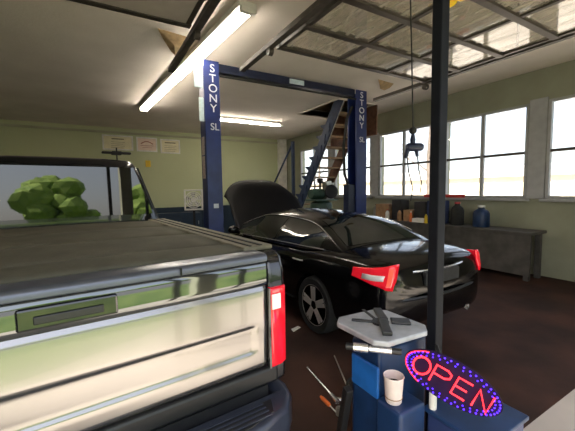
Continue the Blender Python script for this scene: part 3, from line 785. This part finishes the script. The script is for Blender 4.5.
MB().box((-.22, -.005, 1.19), (.22, .075, 1.67)).build('rear_grille', 'frame', t, world=False) if False else None
g = MB().box((-.03, -.03, .04), (.03, .03, 1.16)).box((-.25, -.03, 0), (.25, .03, .04)).box((-.03, -.25, 0), (.03, .25, .04)); g.build('stand', 'rubber', t, world=False)

# ------------------------------------------------------------------ staircase
t = thing('staircase', 'steep open staircase with blue and brown stringers rising through the ceiling', 'staircase', (5.46, 8.77, 0))
yt, yb_, zt_ = 6.15, 8.79, ZC
dirv = Vector((0, yt-yb_, zt_)).normalized()
def sy(z): return yb_ + (yt-yb_)*z/zt_
nrm = Vector((0, dirv.z, -dirv.y))
for nm_, x, m_, hgt in (('stringer', 5.10, 'stair_blue', .24), ('stringer', 5.86, 'brown', .24)):
    so = MB().bar((x, sy(.10), .10), (x, sy(ZC+.05), ZC+.05), .05, hgt, (1, 0, 0)) if False else MB().prism([(sy(0)-.17, 0), (sy(0)+.20, 0), (sy(ZC+.06)+.20, ZC+.06), (sy(ZC+.06)-.17, ZC+.06)], x-.025, x+.025, 'x')
    so = so.build(nm_, m_, t, bevel=.004)
    if m_ == 'stair_blue':
        so['label'] = 'blue stringer with pale edge'
        MB().prism([(sy(0)-.185, .02), (sy(0)-.171, .02), (sy(ZC+.05)-.171, ZC+.05), (sy(ZC+.05)-.185, ZC+.05)], x+.005, x+.025, 'x').build('pale_edge', 'stair_edge', so)
    else: so['label'] = 'brown stringer'
for k in range(1, 15):
    z = .25*k; y = sy(z)
    MB().box((5.126, y-.15, z-.035), (5.834, y+.12, z)).build('tread', 'wood', t, bevel=.004)
for k in range(1, 14):
    z = .25*k; y = sy(z)
    MB().prism([(y+.02, z-.20), (y+.36, z), (y+.36, z+.03), (y-.02, z+.03)], 5.055, 5.074, 'x').build('step_bracket', 'stair_blue', t)
hr = MB().tube([(5.0, 9.46, 1.72), (5.0, 8.10, 3.02)], .028, 8).tube([(5.0, 9.46, 0), (5.0, 9.46, 1.74)], .022, 8).build('handrail', 'stair_blue', t, smooth=True)
MB().box((4.97, 8.10, 0), (5.05, 8.18, 3.05)).build('newel_post', 'stair_blue', t, bevel=.005)
# brown board under the stair head
tag(origin(MB().box((5.60, 7.10, 2.75), (6.20, 7.14, ZC-.002)).box((6.16, 6.0, 3.0), (6.20, 7.1, ZC-.002)).build('stairwell_board', 'brown', bevel=.005), (5.9, 7.1, 2.75)), 'red brown board hanging below the ceiling beside the stair opening', 'board')

# ------------------------------------------------------------------ green compressor behind the sedan
cx_, cy_ = 4.98, 6.75
t = thing('air_compressor', 'dark green upright air compressor with pale pump between sedan roof and stairs', 'compressor', (cx_, cy_, 0))
t.scale = (1.3, 1.3, 1.12)
MB().lathe([(.0, .12), (.14, .14), (.21, .22), (.22, .3), (.22, 1.10), (.21, 1.16), (.13, 1.22), (.0, 1.23)], (cx_, cy_, 0), 24).build('tank', 'green_m', t, smooth=True)
for k in range(3):
    a = 2*PI*k/3; MB().bar((cx_+.17*math.cos(a), cy_+.17*math.sin(a), 0), (cx_+.17*math.cos(a), cy_+.17*math.sin(a), .3), .05, .05).build('leg', 'green_m', t)
MB().box((cx_-.26, cy_-.20, 1.22), (cx_+.26, cy_+.20, 1.25)).build('platform', 'green_m', t)
MB().lathe([(.0, -.15), (.10, -.15), (.12, -.12), (.12, .12), (.09, .15), (.0, .15)], (cx_-.10, cy_, 1.37), 20, 'x').build('motor', 'green_m', t, smooth=True)
g = MB().box((cx_+.06, cy_-.10, 1.25), (cx_+.24, cy_+.10, 1.38))
for k in range(7): g.box((cx_+.05, cy_-.11, 1.39+.035*k), (cx_+.25, cy_+.11, 1.41+.035*k))
g.box((cx_+.09, cy_-.07, 1.38), (cx_+.21, cy_+.07, 1.66)); g.build('pump', 'steel', t)
MB().lathe([(.0, -.015), (.15, -.015), (.16, 0), (.15, .015), (.0, .015)], (cx_+.15, cy_-.14, 1.42), 24, 'y').build('flywheel', 'rubber', t)
MB().lathe([(.0, 0), (.06, 0), (.06, .10), (.0, .10)], (cx_-.02, cy_, 1.62), 16).tube([(cx_-.02, cy_, 1.45), (cx_-.02, cy_, 1.62)], .02, 8).build('air_filter', 'rubber', t)

# ------------------------------------------------------------------ workbench and clutter under the windows
BX0, BX1, BY0, BY1, BZ = 6.30, 6.88, 2.6, 8.0, .86
t = thing('workbench', 'long dark grey workbench under the right hand windows', 'workbench', (6.6, 5.3, 0))
MB().box((BX0, BY0, BZ-.05), (BX1, BY1, BZ)).build('top', 'bench', t, bevel=.006)
MB().box((BX0+.03, BY0+.02, .10), (BX0+.06, BY1-.02, BZ-.05)).build('front_panel', 'bench', t)
for y in (BY0+.05, (BY0+BY1)/2, BY1-.13):
    for x in (BX0+.07, BX1-.12): MB().box((x, y, 0), (x+.08, y+.08, BZ-.05)).build('leg', 'bench', t)
def crate(name, x, y, sx, sy_, h, m, lab, cat, rz=0, z=BZ, lid=None):
    t = thing(name, lab, cat, (x, y, z), rz, 'clutter on the workbench')
    w_ = .012
    g = MB().box((-sx, -sy_, 0), (sx, sy_, w_)).box((-sx, -sy_, w_), (-sx+w_, sy_, h)).box((sx-w_, -sy_, w_), (sx, sy_, h)).box((-sx+w_, -sy_, w_), (sx-w_, -sy_+w_, h)).box((-sx+w_, sy_-w_, w_), (sx-w_, sy_, h))
    g.build('body', m, t, world=False, bevel=.003)
    if lid:
        g = MB()
        g.box((-sx, -sy_, h), (-.003, sy_, h+.006), (0, R(8), 0), (-sx, 0, h)).box((.003, -sy_, h), (sx, sy_, h+.006), (0, R(-8), 0), (sx, 0, h)); g.build('flap', lid, t, world=False)
    return t
def bottle(name, x, y, r, h, m, capm, lab, cat='bottle', z=BZ, grp='clutter on the workbench'):
    t = thing(name, lab, cat, (x, y, z), 0, grp)
    MB().lathe([(.0, 0), (r*.96, 0), (r, .01), (r, h*.62), (r*.85, h*.74), (r*.38, h*.86), (r*.38, h*.92), (.0, h*.92)], (0, 0, 0), 18).build('body', m, t, world=False, smooth=True)
    MB().lathe([(.0, h*.92), (r*.45, h*.92), (r*.45, h), (.0, h)], (0, 0, 0), 14).build('cap', capm, t, world=False)
    return t
crate('cardboard_box', 6.55, 6.05, .15, .19, .38, 'card', 'open brown cardboard box on the workbench nearest the blue post', 'box', .2, BZ, 'card')
crate('storage_bin', 6.60, 5.60, .13, .16, .50, 'bin', 'tall black bin on the workbench beside the brown box', 'bin', -.1)
crate('cardboard_box', 6.51, 5.26, .10, .10, .26, 'card', 'small brown carton on the workbench left of the dark drums', 'box', .35, BZ, 'card')
crate('parts_tray', 6.43, 4.88, .10, .15, .09, 'white', 'white parts tray on the workbench in front of the dark drums', 'tray', .1)
crate('storage_bin', 6.70, 5.02, .12, .15, .46, 'bin', 'dark bin on the workbench behind the white parts tray', 'bin', 0)
crate('storage_bin', 6.55, 4.52, .14, .18, .50, 'navybox', 'navy bin on the workbench beside the black steel post', 'bin', .1)
crate('parts_tray', 6.42, 6.42, .09, .14, .07, 'white', 'white parts tray at the blue post end of the workbench', 'tray', -.1)
bottle('spray_bottle', 6.36, 5.80, .05, .26, 'white', 'red', 'white bottle with red cap in front of the tall black bin')
bottle('oil_bottle', 6.36, 5.42, .055, .28, 'card', 'rubber', 'tan bottle with black cap beside the small brown carton')
bottle('coolant_jug', 6.66, 6.46, .09, .36, 'steel', 'rubber', 'grey jug with black cap behind the white tray')
bottle('spray_can', 6.36, 5.085, .035, .24, 'orange', 'white', 'orange spray can with white cap beside the white parts tray')
bottle('spray_can', 6.345, 4.665, .035, .22, 'yellow', 'rubber', 'yellow spray can with black cap in front of the navy bin')
bottle('oil_drum', 6.60, 4.10, .13, .48, 'rubber', 'red', 'black round drum with red cap on the workbench', 'drum')
bottle('oil_drum', 6.60, 3.60, .15, .42, 'blue_dk', 'white', 'dark blue drum with white cap on the workbench', 'drum')
tag(origin(MB().box((6.905, 4.15, z0), (6.955, 5.15, z0+.07)).build('spirit_level', 'red', bevel=.006), (6.93, 4.65, z0)), 'long red level lying on the window sill', 'level')
# blue-grey thing: white sheet of metal leaning is left out; vise at the bench end
t = thing('bench_vise', 'grey bench vise at the edge of the workbench beside the right lift column', 'vise', (6.45, 6.85, BZ))
MB().lathe([(.0, 0), (.11, 0), (.11, .02), (.06, .04), (.05, .12), (.0, .12)], (6.45, 6.85, BZ), 20).build('base', 'steel', t)
MB().box((6.36, 6.80, BZ+.12), (6.54, 6.90, BZ+.26)).build('body', 'steel', t, bevel=.01)
MB().box((6.24, 6.79, BZ+.14), (6.355, 6.91, BZ+.27)).build('jaw', 'steel', t, bevel=.008)
MB().tube([(6.22, 6.85, BZ+.17), (6.30, 6.85, BZ+.17)], .018, 8).tube([(6.22, 6.75, BZ+.17), (6.22, 6.95, BZ+.17)], .010, 8).build('handle', 'chrome', t)

# ------------------------------------------------------------------ black post, hanging hoist, yellow reel
t = thing('steel_post', 'black square steel post from floor to ceiling beside the tire changer', 'post', (1.637, 1.135, 0))
MB().box((1.604, 1.105, .012), (1.670, 1.165, ZC-.012)).build('shaft', 'post', t, bevel=.006)
MB().box((1.59, 1.103, 0), (1.695, 1.167, .012)).build('foot_plate', 'post', t)
MB().box((1.50, 1.04, ZC-.012), (1.69, 1.23, ZC)).build('head_plate', 'post', t)
MB().box((1.670, 1.12, 1.0), (1.69, 1.15, 2.70)).build('conduit', 'trim', t, bevel=.004)
t = thing('hoist_pendant', 'dark air tool hanging on a cord before the right hand windows', 'hoist pendant', (2.21, 1.76, 1.86))
hx, hy = 2.205, 1.755
MB().tube([(2.245, 1.83, 3.172), (2.235, 1.80, 2.7), (hx, hy, 2.13)], .006, 6).build('cord', 'rubber', t)
MB().blob((hx, hy, 2.105), .030, (1, 1, .95), 3).build('ball_stop', 'rubber', t, smooth=True)
MB().lathe([(.0, .0), (.018, .0), (.022, .03), (.012, .075), (.0, .075)], (hx, hy, 2.005), 12).build('swivel', 'lift_dark', t, smooth=True)
dv = Vector((math.cos(R(30.5)), -math.sin(R(30.5)), 0))
q = Vector((hx, hy, 1.975)); 
MB().tube([q - dv*.050, q - dv*.035, q + dv*.065, q + dv*.082], [.024, .034, .032, .022], 12).build('tool_body', 'lift_dark', t, smooth=True)
MB().tube([q + dv*(-.035), q + dv*(-.055) + Vector((0,0,-.085))], [.020, .014], 8).tube([q + dv*.025, q + dv*.038 + Vector((0,0,-.075))], [.018, .012], 8).build('grip', 'lift_dark', t, smooth=True)
g = MB()
for o_, ln, sw in ((-.045, .36, .05), (.04, .30, .035)):
    p0 = q + dv*o_ + Vector((0,0,-.07)); g.tube([p0, p0 + dv*sw*.3 + Vector((0,0,-ln*.35)), p0 + dv*sw + Vector((0,0,-ln*.7)), p0 + dv*sw*.7 + Vector((0,0,-ln))], .005, 6)
g.build('air_lead', 'rubber', t)
# second lead up to the door is the cord itself; yellow reel at the top of the picture
yr = Vector((1.825, 1.20, 2.835))
t = thing('cord_reel', 'yellow cord reel fixed to the top of the black steel post', 'cord reel', tuple(yr))
MB().lathe([(.03, -.045), (.13, -.045), (.13, -.033), (.055, -.03), (.055, .03), (.13, .033), (.13, .045), (.03, .045)], yr, 28, 'y').build('drum', 'yellow', t, smooth=True)
MB().lathe([(.0, -.055), (.034, -.055), (.034, .055), (.0, .055)], yr, 16, 'y').build('hub', 'rubber', t, smooth=True)
MB().box((1.672, 1.135, 2.82), (1.81, 1.150, 2.85)).build('bracket', 'rubber', t)

# ------------------------------------------------------------------ tire changer
t = thing('tire_changer', 'blue tire changer with white turntable and black jaws behind the truck', 'tire changer', (1.44, 1.35, 0))
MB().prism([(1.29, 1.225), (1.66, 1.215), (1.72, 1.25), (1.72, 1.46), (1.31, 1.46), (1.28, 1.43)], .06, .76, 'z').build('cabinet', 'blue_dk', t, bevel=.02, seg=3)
MB().box((1.262, 1.21, .50), (1.281, 1.42, .68)).build('lit_side_sheet', 'blue', t, bevel=.008)  # door light on the cabinet side, painted as a brighter blue sheet
MB().box((1.22, 1.175, 0), (1.76, 1.50, .06)).build('base', 'jaw', t, bevel=.006)
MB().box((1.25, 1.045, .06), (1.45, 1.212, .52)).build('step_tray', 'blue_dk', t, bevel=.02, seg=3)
MB().lathe([(.0, .76), (.09, .76), (.09, .815), (.0, .815)], (1.43, 1.35, 0), 20).build('spindle', 'steel', t)
rv = Vector((math.cos(R(46)), -math.sin(R(46)), 0)); fv2 = Vector((math.sin(R(46)), math.cos(R(46)), 0))
g = MB(); ct = Vector((1.425, 1.345, 0)); rad = .258
ang0 = R(-46)
pl = []
for k in range(4):
    a = ang0 + k*PI/2
    for da in (-.30, .30): pl.append((ct.x + rad*.93*math.cos(a+da)*1.0, ct.y + rad*.93*math.sin(a+da)))
pl2 = []
for k in range(4):
    a = ang0 + k*PI/2
    e = 1.0 if k % 2 == 0 else .92
    for da in (-.17, .17): pl2.append((ct.x + rad*e*math.cos(a+da), ct.y + rad*e*math.sin(a+da)))
tt = MB().prism(pl2, .815, .848, 'z').build('turntable', 'plate', t, bevel=.008)
for a_, b_, w_, h_ in (((-.02, .20), (.02, .03), .050, .022), ((.01, .02), (.035, -.17), .055, .024), ((-.02, 0), (-.17, .0), .026, .012), ((.06, .035), (.17, .045), .080, .014)):
    P_ = lambda q: ct + rv*q[0] + fv2*q[1] + Vector((0, 0, .849 + h_/2))
    MB().bar(P_(a_), P_(b_), w_, h_).build('jaw', 'jaw', tt, bevel=.005)
MB().lathe([(.0, .849), (.05, .849), (.05, .862), (.0, .862)], ct, 18).build('hub', 'jaw', tt)
for k in (1,):
    a = ang0 + k*PI/2 + .5; d = Vector((math.cos(a), math.sin(a), 0))
    MB().bar(ct + d*.07 + Vector((0,0,.8495)), ct + d*.23 + Vector((0,0,.8495)), .020, .003).build('slot', 'jaw', tt)
pc = ct - fv2*.205 + Vector((0,0,.785)) - rv*.045
MB().tube([pc - rv*.10, pc - rv*.02], .024, 14).tube([pc - rv*.015, pc + rv*.10], .018, 14).build('air_cylinder', 'chrome', t, smooth=True)
MB().tube([pc - rv*.14, pc - rv*.10], .018, 12).build('rod_end', 'jaw', t, smooth=True)
MB().tube([pc + rv*.10, pc + rv*.15], .016, 12).build('rod_end', 'jaw', t, smooth=True)
MB().tube([pc + fv2*.015, pc + fv2*.15], .014, 10).build('cylinder_mount', 'jaw', t, smooth=True)
# bead breaker arm on the left and column behind
MB().bar((1.24, 1.50, .08), (1.22, 1.40, .48), .045, .05).build('bead_breaker_arm', 'jaw', t, bevel=.006)
for k, x in enumerate((1.27, 1.36, 1.45)):
    MB().bar((x, 1.04, .03), (x-.06, .90, .06), .04, .012).build('pedal', 'jaw', t)
# cup on the step tray
t = thing('paper_cup', 'pale paper cup with dark opening on the blue tire changer step', 'cup', (1.308, 1.14, .52))
g = MB(); pr_ = [(.0, 0), (.038, 0), (.042, .006), (.051, .138), (.054, .142), (.052, .146), (.048, .142), (.044, .09), (.0, .09)]
g.lathe(pr_, (1.308, 1.14, .52), 24).build('body', 'cup', t, smooth=True)
MB().lathe([(.0, .092), (.0435, .092), (.0445, .10), (.0, .10)], (1.308, 1.14, .52), 20).build('shaded_inside', 'rubber', t)  # dark disc stands in for the shade inside the cup
g = MB().tube([(1.308+.0435*math.cos(2*PI*k/24), 1.14+.0435*math.sin(2*PI*k/24), .55) for k in range(25)], .003, 5, False).build('band', 'wood', t)

# ------------------------------------------------------------------ cart, OPEN sign, bottle
t = thing('tool_cart', 'dark navy plastic cart under the lit OPEN sign', 'cart', (1.62, .95, 0))
MB().box((1.49, .76, .08), (1.86, 1.07, .44)).build('body', 'navybox', t, bevel=.012)
MB().box((1.475, .745, .44), (1.875, 1.085, .465)).build('top_tray', 'blue_dk', t, bevel=.008)
for x in (1.53, 1.82):
    for y in (.80, 1.02): MB().lathe([(.0, -.015), (.04, -.015), (.04, .015), (.0, .015)], (x, y, .04), 14, 'x').build('wheel', 'rubber', t)
bottle('white_bottle', 1.505, 1.045, .020, .13, 'white', 'white', 'small white bottle on the navy cart just below the OPEN sign', 'bottle', .465, 'items on the navy cart')
SC = Vector((1.463, .918, .692)); az = R(57)
sx_ = Vector((math.cos(az), -math.sin(az), 0)); nx = Vector((-math.sin(az), -math.cos(az), 0)); sz = Vector((0, 0, 1))
tilt = R(-23)
ex = sx_*math.cos(tilt) + sz*math.sin(tilt); ez = -sx_*math.sin(tilt) + sz*math.cos(tilt)
t = thing('open_sign', 'oval lit sign reading OPEN in red with blue lights, hung crooked', 'sign', tuple(SC))
SM = Matrix(((ex.x, ez.x, nx.x, 0), (ex.y, ez.y, nx.y, 0), (ex.z, ez.z, nx.z, 0), (0, 0, 0, 1)))
A, B = .232, .113
def sp_(u, v, n=0): return SC + ex*u + ez*v + nx*n
g = MB(); n = 48
vs = [sp_(A*math.cos(2*PI*k/n), B*math.sin(2*PI*k/n), d) for d in (-.012, .0) for k in range(n)]
g._add(vs, [tuple(range(n))[::-1], tuple(range(n, 2*n))] + [(k, (k+1) % n, n+(k+1) % n, n+k) for k in range(n)])
bd = g.build('board', 'sign_board', t)
for k in range(46):
    a = 2*PI*k/46
    MB().blob(sp_(A*.945*math.cos(a), B*.90*math.sin(a), .003), .0052, (1, 1, 1), 1).build('blue_light', 'led_blue', bd)
for k in range(34):
    a = 2*PI*k/34
    MB().blob(sp_(A*.86*math.cos(a), B*.76*math.sin(a), .003), .0046, (1, 1, 1), 1).build('blue_light', 'led_blue', bd)
g = MB().tube([sp_(A*.975*math.cos(a), B*.965*math.sin(a), .004) for a in lin(R(130), R(236), 20)], .0025, 6); g.build('red_edge_line', 'neon_red', bd)
# tubular letters
Hh, Wl, pit_ = .047, .040, .098
def letter(ch, cx2):
    g = MB(); P_ = lambda u, v: sp_(cx2+u, v, .008); r_ = .0048
    if ch == 'O':
        g.tube([P_(Wl*math.cos(2*PI*k/24), Hh*math.sin(2*PI*k/24)) for k in range(25)], r_, 8, False)
    elif ch == 'P':
        g.tube([P_(-Wl, -Hh), P_(-Wl, Hh), P_(Wl*.4, Hh), P_(Wl*.9, Hh*.75), P_(Wl*.9, Hh*.3), P_(Wl*.4, 0), P_(-Wl, 0)], r_, 8)
    elif ch == 'E':
        g.tube([P_(Wl*.8, Hh), P_(-Wl*.8, Hh), P_(-Wl*.8, -Hh), P_(Wl*.8, -Hh)], r_, 8).tube([P_(-Wl*.8, 0), P_(Wl*.6, 0)], r_, 8)
    else:
        g.tube([P_(-Wl*.8, -Hh), P_(-Wl*.8, Hh), P_(Wl*.8, -Hh), P_(Wl*.8, Hh)], r_, 8)
    g.build('letter', 'neon_red', bd, smooth=True)
for i, ch in enumerate('OPEN'): letter(ch, (i-1.5)*pit_)
MB().tube([sp_(0, 0, -.012), (1.615, 1.104, .76)], .008, 8).build('bracket', 'jaw', t)

# ------------------------------------------------------------------ things on the floor
def nearpt(x, y, z=0): return Vector((x, y, z))
t = thing('blow_gun', 'silver wand air blow gun lying on the floor behind the truck', 'air gun', (1.50, 2.0, 0))
MB().tube([(1.60, 2.40, .012), (1.53, 1.95, .022)], [.006, .009], 8).build('wand', 'chrome', t, smooth=True)
MB().tube([(1.53, 1.96, .024), (1.515, 1.86, .026)], [.017, .020], 10).tube([(1.52, 1.90, .022), (1.59, 1.84, .022)], .016, 8).build('grip', 'chrome', t, smooth=True)
t = thing('screwdriver', 'orange handled screwdriver on the floor beside the blow gun', 'screwdriver', (1.45, 1.9, 0))
MB().tube([(1.452, 1.99, .016), (1.450, 1.965, .016), (1.447, 1.88, .016), (1.446, 1.865, .016)], [.010, .016, .016, .011], 10).build('handle', 'orange', t, smooth=True)
MB().tube([(1.446, 1.868, .016), (1.44, 1.75, .010)], .005, 8).build('blade', 'steel', t)
t = tag(origin(MB().tube([(1.95, 2.44, .008), (1.74, 2.02, .008)], .007, 8).build('steel_rod', 'steel', smooth=True), (1.85, 2.23, .0)), 'thin steel rod lying on the floor near the tire changer', 'rod')
g = MB().grid([[(1.90, 3.13, .004), (2.02, 3.16, .02)], [(1.91, 3.20, .010), (2.03, 3.24, .005)]]); tag(origin(g.build('paper_scrap', 'white', solid=.003), (1.96, 3.18, 0)), 'white paper scrap on the floor beside the sedan rear wheel', 'paper')
for k, (x, y, r_, lab) in enumerate(((1.46, 1.77, .028, 'steel socket on the floor at the tip of the screwdriver'), (1.49, 1.60, .026, 'steel socket on the floor nearest the blue step tray'))):
    g = MB().lathe([(r_*.6, 0), (r_, 0), (r_, .05), (r_*.6, .05), (r_*.55, .03)], (x, y, 0), 16); tag(origin(g.build('socket', 'steel', smooth=True), (x, y, 0)), lab, 'socket', 'sockets on the floor')
t = thing('coil_of_hose', 'black air hose looped on the floor beside the blue tire changer', 'hose', (1.62, 1.85, 0))
pts = []
for k in range(60):
    a = 2*PI*k/24; pts.append((1.82+(.10+.001*k)*math.cos(a), 1.86+(.10+.001*k)*math.sin(a), .014+.0007*k))
pts += [(1.80, 1.70, .014), (1.76, 1.62, .014), (1.72, 1.58, .014)]
MB().tube(pts, .011, 8).build('hose', 'rubber', t, smooth=True)
t = thing('oil_can', 'small dark can with yellow lid on the floor by the tire changer', 'can', (1.52, 1.72, 0)) if False else None
bottle('grease_tub', 1.62, 1.66, .035, .09, 'rubber', 'yellow', 'small black tub with yellow cap on the floor by the hose', 'tub', 0, 'small items on the floor')

# ------------------------------------------------------------------ light
wld = bpy.data.worlds.new('world'); S.world = wld; wld.use_nodes = True
nt = wld.node_tree; bg = nt.nodes['Background']
sky = nt.nodes.new('ShaderNodeTexSky'); sky.sky_type = 'NISHITA'; sky.sun_disc = False; sky.sun_elevation = R(48); sky.sun_rotation = R(230); sky.air_density = 1.0; sky.dust_density = 3.0
mxn = nt.nodes.new('ShaderNodeMixRGB'); mxn.inputs[0].default_value = .4; mxn.inputs[2].default_value = (6.0, 6.0, 6.2, 1)
nt.links.new(sky.outputs[0], mxn.inputs[1]); nt.links.new(mxn.outputs[0], bg.inputs['Color']); bg.inputs['Strength'].default_value = .13
sun = bpy.data.objects.new('sun', bpy.data.lights.new('sun', 'SUN')); COL.objects.link(sun)
sun.data.energy = 8.5; sun.data.angle = R(.6); sun.data.color = (1, .94, .84)
sd = Vector((-.80, -.33, 1.0)).normalized(); sun.rotation_euler = (-sd).to_track_quat('-Z', 'Y').to_euler(); sun.location = (-10, -5, 12)

S.view_settings.view_transform = 'Standard'; S.view_settings.look = 'None'; S.view_settings.gamma = 1
S.view_settings.exposure = 1.85
try: S.view_settings.use_curve_mapping = False
except Exception: pass
S.cycles.use_denoising = True
S.cycles.max_bounces = 14; S.cycles.diffuse_bounces = 7; S.cycles.glossy_bounces = 5; S.cycles.transparent_max_bounces = 16
S.cycles.sample_clamp_indirect = 6
